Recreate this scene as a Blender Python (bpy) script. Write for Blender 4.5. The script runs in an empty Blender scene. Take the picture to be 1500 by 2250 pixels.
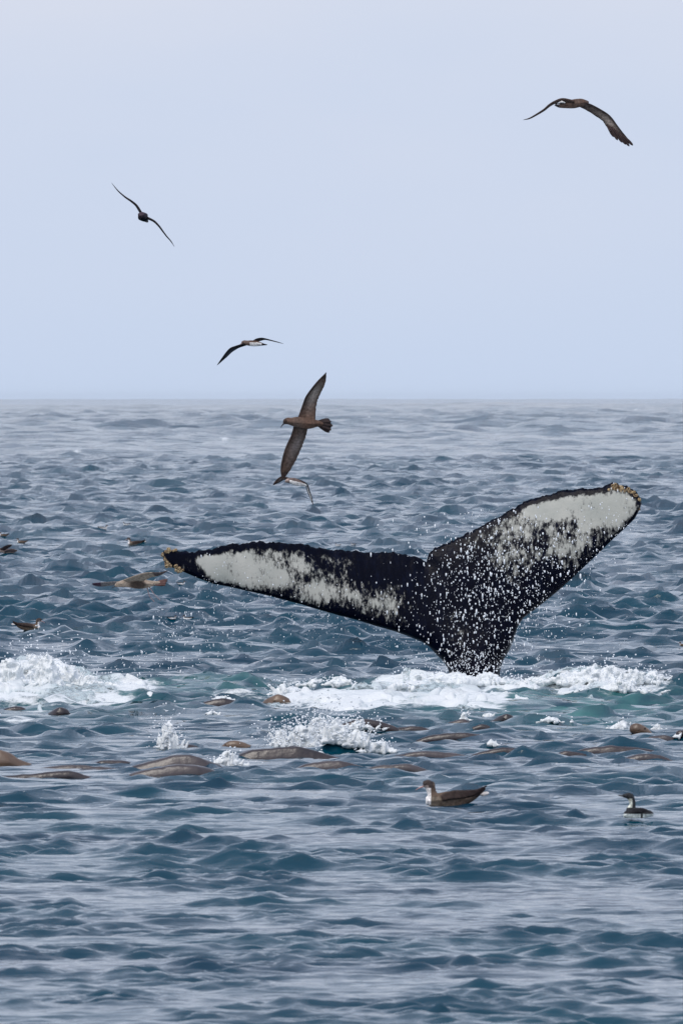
import bpy, math, random
import numpy as np
from mathutils import Vector, geometry
from mathutils.bvhtree import BVHTree

random.seed(7)
rng = np.random.default_rng(11)
scene = bpy.context.scene
C = scene.collection

# ------------------------------------------------------------------ camera
F = 30000.0                      # focal length in photo pixels (photo 1500 x 2250)
CAM_H = 2.5
HZ = 874.0                       # photo row at eye level (the far edge of the sea shows 3-4 rows lower)
PITCH = math.atan((1125.0 - HZ) / F)
cam_d = bpy.data.cameras.new('camera')
cam_d.sensor_fit = 'VERTICAL'
cam_d.sensor_height = 24.0
cam_d.sensor_width = 16.0
cam_d.lens = 24.0 * F / 2250.0
cam_d.clip_start = 0.5
cam_d.clip_end = 60000.0
cam_d.dof.use_dof = True
cam_d.dof.focus_distance = 121.0
cam_d.dof.aperture_fstop = (cam_d.lens / 1000.0) / 0.017
cam = bpy.data.objects.new('camera', cam_d)
cam.location = (0, 0, CAM_H)
cam.rotation_euler = (math.radians(90) - PITCH, 0, 0)
C.objects.link(cam)
scene.camera = cam

# ------------------------------------------------------------------ sky, sun, exposure
SUN_EL, SUN_AZ = 52.0, -150.0    # azimuth measured from +Y towards +X: behind the camera, to the left
world = bpy.data.worlds.new('World')
scene.world = world
world.use_nodes = True
wn = world.node_tree
wn.nodes.clear()
def wnode(t): return wn.nodes.new(t)
sky = wnode('ShaderNodeTexSky')
sky.sky_type = 'NISHITA'
sky.sun_disc = False
sky.sun_elevation = math.radians(SUN_EL)
sky.sun_rotation = math.radians(SUN_AZ)
sky.air_density = 1.0
sky.dust_density = 3.0
sky.ozone_density = 1.2
tc = wnode('ShaderNodeTexCoord')
sep = wnode('ShaderNodeSeparateXYZ')
mpz = wnode('ShaderNodeMapping'); mpz.inputs['Scale'].default_value = (1.4, 1.4, 4.0)
nz = wnode('ShaderNodeTexNoise'); nz.inputs['Scale'].default_value = 9.0
nz.inputs['Detail'].default_value = 5.0
veil = wnode('ShaderNodeMixRGB')           # thin even overcast, a little warmer in its thicker parts
veil.inputs[1].default_value = (5.65, 6.3, 7.75, 1)
veil.inputs[2].default_value = (6.5, 6.75, 7.75, 1)
geo_s = wnode('ShaderNodeSeparateXYZ')
elev = wnode('ShaderNodeMapRange'); elev.inputs[1].default_value = 0.0; elev.inputs[2].default_value = 0.032
hor = wnode('ShaderNodeMixRGB'); hor.inputs[1].default_value = (5.25, 6.2, 7.95, 1)   # bluer low over the sea
ramp = wnode('ShaderNodeMapRange'); ramp.inputs[1].default_value = 0.40; ramp.inputs[2].default_value = 0.68
mix = wnode('ShaderNodeMixRGB'); mix.inputs[0].default_value = 0.88
zen = wnode('ShaderNodeMapRange'); zen.inputs[1].default_value = 0.08; zen.inputs[2].default_value = 0.9; zen.inputs[3].default_value = 1.0; zen.inputs[4].default_value = 1.3
scl = wnode('ShaderNodeVectorMath'); scl.operation = 'SCALE'   # overcast brightens towards the zenith
bg = wnode('ShaderNodeBackground'); bg.inputs['Strength'].default_value = 0.12
wo = wnode('ShaderNodeOutputWorld')
L = wn.links.new
L(tc.outputs['Generated'], mpz.inputs['Vector']); L(mpz.outputs['Vector'], nz.inputs['Vector'])
L(nz.outputs[0], ramp.inputs[0]); L(ramp.outputs[0], veil.inputs[0])
vf = wnode('ShaderNodeMapRange'); vf.inputs[1].default_value = 0.04; vf.inputs[2].default_value = 0.55; vf.inputs[3].default_value = 0.88; vf.inputs[4].default_value = 0.5   # blue shows through overhead
L(geo_s.outputs[2], vf.inputs[0]); L(vf.outputs[0], mix.inputs[0])
L(tc.outputs['Generated'], geo_s.inputs[0]); L(geo_s.outputs[2], elev.inputs[0]); L(elev.outputs[0], hor.inputs[0])
L(veil.outputs[0], hor.inputs[2]); L(sky.outputs[0], mix.inputs[1]); L(hor.outputs[0], mix.inputs[2])
L(geo_s.outputs[2], zen.inputs[0]); L(mix.outputs[0], scl.inputs[0]); L(zen.outputs[0], scl.inputs['Scale']); L(scl.outputs[0], bg.inputs['Color']); L(bg.outputs[0], wo.inputs['Surface'])

sun_d = bpy.data.lights.new('sun', 'SUN')
sun_d.energy = 1.3
sun_d.angle = math.radians(28)
sun_d.color = (1.0, 0.95, 0.88)
sun = bpy.data.objects.new('sun', sun_d)
sa, se = math.radians(SUN_AZ), math.radians(SUN_EL)
sdir = Vector((math.sin(sa) * math.cos(se), math.cos(sa) * math.cos(se), math.sin(se)))
sun.rotation_euler = (-sdir).to_track_quat('-Z', 'Y').to_euler()
C.objects.link(sun)

scene.view_settings.view_transform = 'Standard'
scene.view_settings.look = 'None'
scene.view_settings.exposure = 0.0
scene.view_settings.gamma = 1.0
scene.view_settings.use_curve_mapping = False

# ------------------------------------------------------------------ helpers
CP, SP = math.cos(PITCH), math.sin(PITCH)
def P(u, v, Y):
    """world point at distance Y (metres ahead of the camera) on the sight line of photo pixel (u, v)"""
    a = (u - 750.0) / F
    b = (1125.0 - v) / F
    dy = CP + b * SP
    dz = -SP + b * CP
    t = Y / dy
    return Vector((a * t, Y, CAM_H + dz * t))
def ray(u, v):
    a = (u - 750.0) / F; b = (1125.0 - v) / F
    return Vector((a, CP + b * SP, -SP + b * CP)).normalized()

def tag(o, label=None, cat=None, group=None, kind=None):
    if label: o['label'] = label
    if cat: o['category'] = cat
    if group: o['group'] = group
    if kind: o['kind'] = kind
    return o
def link_mesh(name, me, mat=None, parent=None):
    o = bpy.data.objects.new(name, me)
    C.objects.link(o)
    if mat and not me.materials: me.materials.append(mat)
    if parent:
        o.parent = parent
        o.matrix_parent_inverse = parent.matrix_world.inverted() if False else o.matrix_parent_inverse
    return o
def empty(name, loc):
    o = bpy.data.objects.new(name, None)
    o.location = loc
    o.empty_display_size = 0.1
    C.objects.link(o)
    return o
def mesh_np(name, V, faces, smooth=True):
    me = bpy.data.meshes.new(name)
    V = np.asarray(V, dtype=np.float32)
    fl = np.asarray(faces, dtype=np.int32)
    n, k = fl.shape
    me.vertices.add(len(V)); me.vertices.foreach_set('co', V.ravel())
    me.loops.add(n * k); me.loops.foreach_set('vertex_index', fl.ravel())
    me.polygons.add(n)
    me.polygons.foreach_set('loop_start', np.arange(0, n * k, k, dtype=np.int32))
    me.polygons.foreach_set('loop_total', np.full(n, k, dtype=np.int32))
    me.polygons.foreach_set('use_smooth', np.full(n, smooth, dtype=bool))
    me.update(calc_edges=True)
    return me
def set_attr(me, name, arr):
    a = me.attributes.new(name, 'FLOAT', 'POINT')
    a.data.foreach_set('value', np.asarray(arr, dtype=np.float32))
def set_col(me, name, arr):
    a = me.attributes.new(name, 'FLOAT_COLOR', 'POINT')
    arr = np.asarray(arr, dtype=np.float32)
    if arr.shape[1] == 3: arr = np.hstack([arr, np.ones((len(arr), 1), np.float32)])
    a.data.foreach_set('color', arr.ravel())
def smoothstep(a, b, x):
    t = np.clip((x - a) / (b - a), 0, 1)
    return t * t * (3 - 2 * t)

_perm = np.random.default_rng(3).random((256, 256))
def vnoise(x, y):
    xi = np.floor(x).astype(int); yi = np.floor(y).astype(int)
    fx = x - xi; fy = y - yi
    fx = fx * fx * (3 - 2 * fx); fy = fy * fy * (3 - 2 * fy)
    g = lambda i, j: _perm[i & 255, j & 255]
    return (g(xi, yi) * (1 - fx) + g(xi + 1, yi) * fx) * (1 - fy) + (g(xi, yi + 1) * (1 - fx) + g(xi + 1, yi + 1) * fx) * fy
def fbm(x, y, o=4):
    s = 0; a = 0.5; n = 0
    for i in range(o):
        s = s + a * vnoise(x * 2 ** i + 17.3 * i, y * 2 ** i + 9.1 * i); n += a; a *= 0.5
    return s / n

ICO_V = []
_t = (1 + 5 ** .5) / 2
for s1 in (-1, 1):
    for s2 in (-1, 1):
        ICO_V += [(s1, s2 * _t, 0), (0, s1, s2 * _t), (s2 * _t, 0, s1)]
ICO_V = np.array(ICO_V, float); ICO_V /= np.linalg.norm(ICO_V[0])
ICO_F = []
_e = 2 / np.linalg.norm([1, _t])
for i in range(12):
    for j in range(i + 1, 12):
        for k in range(j + 1, 12):
            d = [np.linalg.norm(ICO_V[a] - ICO_V[b]) for a, b in ((i, j), (j, k), (i, k))]
            if max(d) < _e * 1.05:
                n = np.cross(ICO_V[j] - ICO_V[i], ICO_V[k] - ICO_V[i])
                ICO_F.append((i, j, k) if n @ ICO_V[i] > 0 else (i, k, j))
ICO_F = np.array(ICO_F)
def balls(name, pts, rad, stretch=None):
    """many small round blobs in one mesh"""
    pts = np.asarray(pts, float); rad = np.asarray(rad, float); n = len(pts)
    sc = np.ones((n, 3)) if stretch is None else np.asarray(stretch)
    V = pts[:, None, :] + ICO_V[None] * rad[:, None, None] * sc[:, None, :]
    Fc = ICO_F[None] + (np.arange(n) * 12)[:, None, None]
    return mesh_np(name, V.reshape(-1, 3), Fc.reshape(-1, 3))
def merged(name, pts, rad, voxel, smooth=4, stretch=None):
    """blobs fused into one continuous skin"""
    me = balls('tmp', pts, rad, stretch)
    o = bpy.data.objects.new('tmp', me); C.objects.link(o)
    m = o.modifiers.new('r', 'REMESH'); m.mode = 'VOXEL'; m.voxel_size = voxel; m.use_smooth_shade = True
    if smooth:
        s = o.modifiers.new('s', 'SMOOTH'); s.factor = 0.5; s.iterations = smooth
    bpy.context.view_layer.update()
    dg = bpy.context.evaluated_depsgraph_get()
    out = bpy.data.meshes.new_from_object(o.evaluated_get(dg))
    out.name = name
    out.materials.clear()
    bpy.data.objects.remove(o); bpy.data.meshes.remove(me)
    return out
def verts_of(me):
    a = np.empty(len(me.vertices) * 3, np.float32); me.vertices.foreach_get('co', a)
    return a.reshape(-1, 3)
def catmull(pts, n):
    pts = np.asarray(pts, float); m = len(pts)
    q = np.vstack([2 * pts[0] - pts[1], pts, 2 * pts[-1] - pts[-2]])
    out = []
    for t in np.linspace(0, m - 1, n):
        i = min(int(t), m - 2); f = t - i
        a, b, c, d = q[i], q[i + 1], q[i + 2], q[i + 3]
        out.append(0.5 * ((2 * b) + (-a + c) * f + (2 * a - 5 * b + 4 * c - d) * f ** 2 + (-a + 3 * b - 3 * c + d) * f ** 3))
    return np.array(out)
def chain_balls(chain, dens=3.0):
    """chain: rows (x,y,z,r); returns dense sphere centres and radii along it"""
    ch = np.asarray(chain, float)
    seg = np.linalg.norm(np.diff(ch[:, :3], axis=0), axis=1).sum()
    n = max(len(ch) * 3, int(seg / max(ch[:, 3].min(), 0.25 * ch[:, 3].mean()) * dens))
    c = catmull(ch, min(n, 160))
    return c[:, :3], np.maximum(c[:, 3], 0.002)

# ------------------------------------------------------------------ materials
class NT:
    def __init__(s, name):
        s.m = bpy.data.materials.new(name); s.m.use_nodes = True; s.t = s.m.node_tree; s.t.nodes.clear()
        s.out = s.n('ShaderNodeOutputMaterial')
    def n(s, t, **kw):
        nd = s.t.nodes.new(t)
        for k, v in kw.items(): setattr(nd, k, v)
        return nd
    def l(s, a, b): s.t.links.new(a, b)
    def val(s, sock, v):
        if hasattr(v, 'is_linked') or isinstance(v, bpy.types.NodeSocket): s.l(v, sock)
        else: sock.default_value = v
    def math(s, op, a, b=0.0, clamp=False):
        nd = s.n('ShaderNodeMath', operation=op, use_clamp=clamp)
        s.val(nd.inputs[0], a); s.val(nd.inputs[1], b); return nd.outputs[0]
    def mix(s, f, a, b):
        nd = s.n('ShaderNodeMixRGB'); s.val(nd.inputs[0], f)
        s.val(nd.inputs[1], a if not isinstance(a, tuple) else (*a, 1)); s.val(nd.inputs[2], b if not isinstance(b, tuple) else (*b, 1))
        return nd.outputs[0]
    def noise(s, scale, detail=3, rough=0.5, vec=None, mscale=None, rot=None):
        nd = s.n('ShaderNodeTexNoise'); nd.inputs['Scale'].default_value = scale
        nd.inputs['Detail'].default_value = detail; nd.inputs['Roughness'].default_value = rough
        if vec is None: vec = s.pos()
        if mscale or rot:
            mp = s.n('ShaderNodeMapping')
            if mscale: mp.inputs['Scale'].default_value = mscale
            if rot: mp.inputs['Rotation'].default_value = rot
            s.l(vec, mp.inputs[0]); vec = mp.outputs[0]
        s.l(vec, nd.inputs['Vector']); return nd.outputs[0]
    def pos(s):
        if not hasattr(s, '_p'): s._p = s.n('ShaderNodeNewGeometry').outputs['Position']
        return s._p
    def obj(s):
        if not hasattr(s, '_o'): s._o = s.n('ShaderNodeTexCoord').outputs['Object']
        return s._o
    def attr(s, name, col=False):
        nd = s.n('ShaderNodeAttribute'); nd.attribute_name = name
        return nd.outputs['Color'] if col else nd.outputs['Fac']
    def rng(s, x, a, b, c=0.0, d=1.0, smooth=False):
        nd = s.n('ShaderNodeMapRange'); s.val(nd.inputs[0], x)
        if smooth: nd.interpolation_type = 'SMOOTHSTEP'
        for i, v in enumerate((a, b, c, d)): s.val(nd.inputs[i + 1], v)
        return nd.outputs[0]
    def bump(s, h, dist, strength=1.0, normal=None):
        nd = s.n('ShaderNodeBump'); s.val(nd.inputs['Strength'], strength); s.val(nd.inputs['Distance'], dist)
        s.l(h, nd.inputs['Height'])
        if normal: s.l(normal, nd.inputs['Normal'])
        return nd.outputs[0]
    def principled(s, col, rough, normal=None, ior=1.45, spec=0.5, **kw):
        nd = s.n('ShaderNodeBsdfPrincipled')
        s.val(nd.inputs['Base Color'], col if not isinstance(col, tuple) else (*col, 1))
        s.val(nd.inputs['Roughness'], rough); nd.inputs['IOR'].default_value = ior
        nd.inputs['Specular IOR Level'].default_value = spec
        for k, v in kw.items(): s.val(nd.inputs[k.replace('_', ' ')], v)
        if normal: s.l(normal, nd.inputs['Normal'])
        return nd.outputs[0]
    def end(s, sh): s.l(sh, s.out.inputs['Surface']); return s.m

def mat_water():
    t = NT('sea_water')
    lod = t.attr('lod')
    b = t.bump(t.noise(16.0, 3, 0.6, mscale=(0.6, 1.0, 1.0)), 0.007, 1.0)
    b = t.bump(t.noise(1.0, 3, 0.6, mscale=(0.6, 1.0, 1.0)), t.math('MULTIPLY', lod, 0.26), 1.0, b)
    b = t.bump(t.noise(0.3, 2, 0.6), t.math('MULTIPLY', t.rng(lod, 0.6, 1.0), 0.3), 1.0, b)
    aer = t.math('MULTIPLY', t.attr('aer'), t.rng(t.noise(3.0, 4), 0.3, 0.7))
    tint = t.rng(t.noise(0.4, 2), 0.35, 0.65)
    col = t.mix(tint, (0.0004, 0.030, 0.060), (0.0006, 0.046, 0.076))
    col = t.mix(aer, col, (0.05, 0.17, 0.17))
    water = t.principled(col, 0.05, b, ior=1.40)
    f = t.attr('foam')
    fn = t.noise(7.0, 5, 0.65, mscale=(0.55, 1, 1))
    m = t.rng(t.math('ADD', fn, t.math('MULTIPLY', f, 0.75)), 0.82, 1.0, smooth=True)
    m = t.math('MULTIPLY', m, t.rng(f, 0.06, 0.3))
    foam = t.principled((0.72, 0.76, 0.78), 0.6, t.bump(fn, 0.05))
    mx = t.n('ShaderNodeMixShader'); t.l(m, mx.inputs[0]); t.l(water, mx.inputs[1]); t.l(foam, mx.inputs[2])
    return t.end(mx.outputs[0])
def mat_foam():
    t = NT('white_foam')
    n1 = t.noise(30.0, 4, 0.6)
    thin = t.attr('thin')
    col = t.mix(thin, (0.76, 0.79, 0.80), (0.12, 0.28, 0.33))
    body = t.principled(col, 0.45, t.bump(n1, 0.010), ior=1.33)
    lace = t.rng(t.math('ADD', t.noise(22.0, 4, 0.65), t.math('MULTIPLY', thin, 0.75)), 0.72, 0.95, smooth=True)
    tr = t.n('ShaderNodeBsdfTransparent'); mx = t.n('ShaderNodeMixShader')
    t.l(t.math('MULTIPLY', lace, 0.85), mx.inputs[0]); t.l(body, mx.inputs[1]); t.l(tr.outputs[0], mx.inputs[2])
    return t.end(mx.outputs[0])
def mat_spray():
    t = NT('water_spray')
    return t.end(t.principled((0.84, 0.88, 0.92), 0.12, None, ior=1.33, spec=0.8))
def mat_whale():
    t = NT('whale_skin')
    o = t.obj()
    patch = t.attr('patch')
    n_f = t.noise(24.0, 6, 0.75, o, mscale=(1.0, 1.0, 0.5), rot=(0, 0.25, 0))
    n_c = t.noise(6.0, 4, 0.6, o, mscale=(1.0, 1.0, 0.8))
    n_s = t.noise(60.0, 3, 0.7, o, mscale=(1.0, 1.0, 0.25), rot=(0, -0.3, 0))
    s = t.math('ADD', t.math('MULTIPLY', t.math('SUBTRACT', n_f, 0.5), 2.6), t.math('MULTIPLY', t.math('SUBTRACT', n_c, 0.5), 1.7))
    s = t.math('ADD', s, t.math('MULTIPLY', t.math('SUBTRACT', n_s, 0.5), 1.2))
    m = t.math('MULTIPLY', t.rng(t.math('ADD', s, patch), 0.36, 1.02, smooth=True), t.rng(patch, 0.02, 0.25))
    shade = t.rng(t.noise(3.0, 3, 0.5, o), 0.3, 0.7)
    white = t.mix(shade, (0.36, 0.375, 0.345), (0.52, 0.515, 0.47))
    black = t.mix(t.rng(t.noise(14.0, 5, 0.7, o, mscale=(1, 1, 0.3)), 0.5, 0.85), (0.0008, 0.0015, 0.007), (0.004, 0.007, 0.022))
    col = t.mix(m, black, white)
    b = t.bump(t.noise(40.0, 3, 0.6, o), 0.004)
    return t.end(t.principled(col, t.rng(m, 0, 1, 0.28, 0.5), b, ior=1.3, spec=0.16))
def mat_barnacle():
    t = NT('barnacle_shell')
    o = t.pos()
    return t.end(t.principled(t.mix(t.rng(t.noise(28.0, 3, 0.6, o), 0.35, 0.65), (0.11, 0.06, 0.03), (0.50, 0.38, 0.21)), 0.55, t.bump(t.noise(150, 2, 0.5, o), 0.003)))
def mat_plumage(name, rough=0.75, fine=55.0):
    t = NT(name)
    c = t.attr('Col', True)
    n = t.rng(t.noise(fine, 4, 0.7), 0.32, 0.68, 0.5, 1.5)
    nd = t.n('ShaderNodeVectorMath', operation='SCALE'); t.l(c, nd.inputs[0]); t.l(n, nd.inputs['Scale'])
    return t.end(t.principled(nd.outputs[0], rough, t.bump(t.noise(fine * 1.5, 2), 0.003), spec=0.25))
def mat_seal(name, dark, light, rough=0.28):
    t = NT(name)
    n = t.rng(t.noise(5.0, 5, 0.65), 0.35, 0.65)
    return t.end(t.principled(t.mix(n, dark, light), rough, t.bump(t.noise(22.0, 4, 0.6), 0.004), ior=1.45, spec=0.7))
def mat_plain(name, col, rough=0.4):
    t = NT(name)
    n = t.rng(t.noise(60, 2), 0.3, 0.7)
    return t.end(t.principled(t.mix(n, col, tuple(x * 1.25 for x in col)), rough))
M_WATER, M_FOAM, M_SPRAY, M_WHALE, M_BARN = mat_water(), mat_foam(), mat_spray(), mat_whale(), mat_barnacle()
M_PLUM = mat_plumage('bird_plumage')
M_SEAL = mat_seal('wet_brown_fur', (0.018, 0.013, 0.016), (0.044, 0.032, 0.034))
M_SEALG = mat_seal('wet_grey_brown_fur', (0.034, 0.027, 0.031), (0.072, 0.058, 0.060))
M_TAN = mat_seal('tan_fur', (0.085, 0.052, 0.034), (0.17, 0.11, 0.072), 0.35)
M_EYE = mat_plain('black_eye', (0.006, 0.005, 0.006), 0.1)
M_BILL_D = mat_plain('dark_bill', (0.03, 0.028, 0.03))
M_LEG = mat_plain('greyish_leg', (0.26, 0.19, 0.20))
M_BILL_P = mat_plain('pink_bill', (0.42, 0.25, 0.24))

# ------------------------------------------------------------------ the sea surface
def band(lmin, lmax, slope, seed, rot):
    N = 512; Lt = lmin / 4.5 * N
    r = np.random.default_rng(seed)
    k1 = np.fft.fftfreq(N, Lt / N) * 2 * np.pi
    kx, ky = np.meshgrid(k1, k1, indexing='ij')
    k = np.hypot(kx, ky); k[0, 0] = 1
    th = np.arctan2(ky, kx) - math.pi / 2 - rot
    S = np.where((k > 2 * np.pi / lmax) & (k < 2 * np.pi / lmin), k ** -4.0, 0) * (0.22 + np.abs(np.cos(th)) ** 3)
    h0 = (r.standard_normal((N, N)) + 1j * r.standard_normal((N, N))) * np.sqrt(S)
    f = lambda a: np.real(np.fft.ifft2(a))
    h = f(h0); sl = math.sqrt((f(1j * kx * h0) ** 2 + f(1j * ky * h0) ** 2).mean())
    a = slope / sl
    return dict(N=N, L=Lt, lg=math.sqrt(lmin * lmax), h=h * a, dx=f(1j * kx / k * h0) * a, dy=f(1j * ky / k * h0) * a, slope=slope)
BANDS = [band(18, 70, 0.010, 1, 0.15), band(7, 18, 0.018, 2, -0.2), band(3, 7, 0.050, 3, 0.12), band(1.4, 3, 0.085, 4, -0.1),
         band(0.65, 1.4, 0.150, 5, 0.15), band(0.3, 0.65, 0.215, 6, -0.15), band(0.13, 0.3, 0.27, 7, 0.1), band(0.065, 0.13, 0.24, 8, 0.0)]
def sample(T, arrs, x, y):
    N = T['N']; fx = x / T['L'] * N; fy = y / T['L'] * N
    ix = np.floor(fx).astype(int); iy = np.floor(fy).astype(int); fx = fx - ix; fy = fy - iy
    i0 = ix % N; i1 = (ix + 1) % N; j0 = iy % N; j1 = (iy + 1) % N
    return [(a[i0, j0] * (1 - fx) + a[i1, j0] * fx) * (1 - fy) + (a[i0, j1] * (1 - fx) + a[i1, j1] * fx) * fy for a in arrs]
def px(x, y):
    """photo pixel of a point on the flat sea"""
    return 750 + F * x / y, HZ + CAM_H * F / y
def hills(x, y):
    """water heaped up by the diving whale"""
    u, v = px(x, np.maximum(y, 10.0))
    g = lambda uc, vc, su, sv: np.exp(-((u - uc) / su) ** 2 - ((v - vc) / sv) ** 2)
    z = 0.17 * g(85, 1500, 105, 14) + 0.05 * g(240, 1515, 110, 12) + 0.08 * g(-60, 1505, 120, 14)
    z = z + 0.08 * g(1330, 1505, 150, 14) + 0.05 * g(930, 1498, 110, 12) + 0.04 * g(760, 1520, 130, 12)
    z = z + 0.07 * g(440, 1505, 160, 12) + 0.05 * g(1100, 1530, 120, 12)
    return z
STEP = 0.00062
def sea_disp(x, y, spacing=None):
    D = np.hypot(x, y)
    sp = STEP * D if spacing is None else spacing
    sp = sp * (1 - 0.55 * smoothstep(350, 700, D))
    h = np.zeros_like(x); dx = np.zeros_like(x); dy = np.zeros_like(x); lost = np.zeros_like(x)
    gust = 0.80 + 0.4 * fbm(x / 6.0 + 50, y / 9.0 + 50, 3)
    patchy = 0.42 + 1.25 * smoothstep(0.34, 0.72, fbm(x / 0.5 + 9, y / 0.9 + 31, 3))
    cluster = 0.30 + 1.8 * smoothstep(0.30, 0.75, fbm(x / 3.0 + 19, y / 5.0 + 11, 3))
    for i, T in enumerate(BANDS):
        w = smoothstep(1.1, 2.3, T['lg'] / np.maximum(sp, 1e-4))
        lost += (1 - w) * (T['slope'] ** 2)
        if w.max() <= 0: continue
        a, b, c = sample(T, (T['h'], T['dx'], T['dy']), x * 0.74 + 31.7 * i, y + 12.9 * i)   # crests lie long across the view
        if i in (1, 2, 3): w = w * (0.16 + 1.1 * smoothstep(120, 600, D))
        if i in (0, 1, 2): w = w * (1 + 2.4 * smoothstep(550, 1300, D))
        if i == 4: w = w * (0.45 + 1.45 * smoothstep(60, 300, D))
        if i in (2, 3): w = w * (0.5 * gust + 0.55 * cluster)
        if i == 5: w = w * (0.72 + 1.1 * smoothstep(65, 180, D))
        if i >= 4: w = w * gust * patchy * (0.80 + 0.20 * smoothstep(60, 118, D))
        h += w * a; cs = 0.62; dx += cs * w * b; dy += cs * w * c
    far = smoothstep(2500, 5000, D)
    if far.max() > 0: h = h + far * 2.6 * (fbm(x / 55.0, y / 900.0, 4) - 0.35)
    return h + hills(x, y), dx, dy, np.sqrt(lost)

def foam_px(u, v):
    g = lambda uc, vc, su, sv: np.exp(-(np.abs((u - uc) / su)) ** 2.5 - (np.abs((v - vc) / sv)) ** 2.5)
    f = 1.15 * g(80, 1510, 150, 36) + 0.9 * g(260, 1518, 110, 12) + 0.6 * g(210, 1536, 60, 5)
    f = np.maximum(f, 1.0 * g(770, 1530, 190, 16)); f = np.maximum(f, 1.1 * g(950, 1512, 150, 32))
    f = np.maximum(f, 0.95 * g(1030, 1535, 110, 12))
    f = np.maximum(f, 0.8 * g(1130, 1502, 130, 16)); f = np.maximum(f, 1.05 * g(1330, 1495, 150, 30))
    f = np.maximum(f, 0.8 * g(700, 1500, 90, 8))
    f = np.maximum(f, 0.55 * g(520, 1525, 120, 10)); f = np.maximum(f, 0.5 * g(40, 1560, 60, 9))
    f = np.maximum(f, 0.6 * g(720, 1640, 130, 16)); f = np.maximum(f, 0.42 * g(1010, 1585, 90, 8))
    f = np.maximum(f, 0.5 * g(1210, 1582, 60, 7)); f = np.maximum(f, 0.5 * g(1370, 1598, 60, 8)); f = np.maximum(f, 0.45 * g(480, 1560, 60, 6))
    for uc, vc, su, sv in ((160, 1006, 22, 2.5), (985 / 2, 972, 16, 2), (818, 929, 12, 1.5), (1180, 1024, 14, 1.5), (1395, 905, 10, 1.2)): f = np.maximum(f, 0.75 * g(uc, vc, su, sv))
    return np.clip(f, 0, 1.2)
def aer_px(u, v):
    g = lambda uc, vc, su, sv: np.exp(-((u - uc) / su) ** 2 - ((v - vc) / sv) ** 2)
    return np.clip(1.1 * g(150, 1525, 220, 28) + 0.8 * g(470, 1500, 190, 22) + 1.0 * g(1000, 1525, 330, 30) + 1.0 * g(1320, 1540, 190, 30), 0, 1)

rows = [1.5]
while rows[-1] < 47: rows.append(rows[-1] * 1.03)
while rows[-1] < 20000:
    r_ = rows[-1]
    rows.append(r_ * (1 + (0.00048 if r_ < 80 else 0.0007 if r_ < 165 else 0.0011 if r_ < 550 else 0.0025 if r_ < 4000 else 0.010)))
rows = np.array(rows)
core = np.arange(-0.031, 0.03101, 0.00036)
side = np.concatenate([np.arange(0.0320, 0.056, 0.0010), np.arange(0.058, 0.10, 0.0030)]); side = np.concatenate([side, side[-1] + np.cumsum(0.003 * 1.3 ** np.arange(1, 30))]); side = side[side < 2.2]
cols = np.concatenate([-side[::-1], core, side])
gx, gy = np.meshgrid(cols, rows, indexing='ij')
X0 = (gx * gy); Y0 = gy.copy()
colsp = np.abs(np.gradient(cols))[:, None] * gy
rowsp = np.abs(np.gradient(rows))[None, :] * np.ones_like(gx)
hh, ddx, ddy, lost = sea_disp(X0.ravel(), Y0.ravel(), np.maximum(np.maximum(rowsp, 0.00044 * gy), np.where(np.abs(gx) > 0.0315, 0.5 * colsp, 0)).ravel())
V = np.stack([X0.ravel() + ddx, Y0.ravel() + ddy, hh], 1)
nC, nR = gx.shape
idx = np.arange(nC * nR).reshape(nC, nR)
faces = np.stack([idx[:-1, :-1].ravel(), idx[1:, :-1].ravel(), idx[1:, 1:].ravel(), idx[:-1, 1:].ravel()], 1)
sea_me = mesh_np('sea', V, faces)
uu, vv = px(X0.ravel(), Y0.ravel())
vis = Y0.ravel() > 40
set_attr(sea_me, 'foam', np.where(vis, foam_px(uu, vv), 0))
set_attr(sea_me, 'aer', np.where(vis, aer_px(uu, vv), 0))
set_attr(sea_me, 'lod', np.clip(lost / 0.17, 0, 1))
sea = tag(link_mesh('sea', sea_me, M_WATER), kind='structure')
print('sea tris', len(faces) * 2)

# searchable copy of the part of the sea where things float
cm = (cols > -0.031) & (cols < 0.031); rm = (rows > 50) & (rows < 520)
sub = idx[np.ix_(cm, rm)]
ri = -np.ones(nC * nR, int); ri[sub.ravel()] = np.arange(sub.size)
sf = np.stack([sub[:-1, :-1].ravel(), sub[1:, :-1].ravel(), sub[1:, 1:].ravel(), sub[:-1, 1:].ravel()], 1)
BVH = BVHTree.FromPolygons(V[sub.ravel()].tolist(), ri[sf].tolist())
def hit(u, v):
    """first point of the sea seen at photo pixel (u, v)"""
    r = BVH.ray_cast(Vector((0, 0, CAM_H)), ray(u, v))
    if r[0] is None: return P(u, v, CAM_H * F / max(v - HZ, 5))
    return r[0]
def sea_z(x, y):
    r = BVH.ray_cast(Vector((x, y, 5)), Vector((0, 0, -1)))
    return r[0].z if r[0] is not None else 0.0

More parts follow.
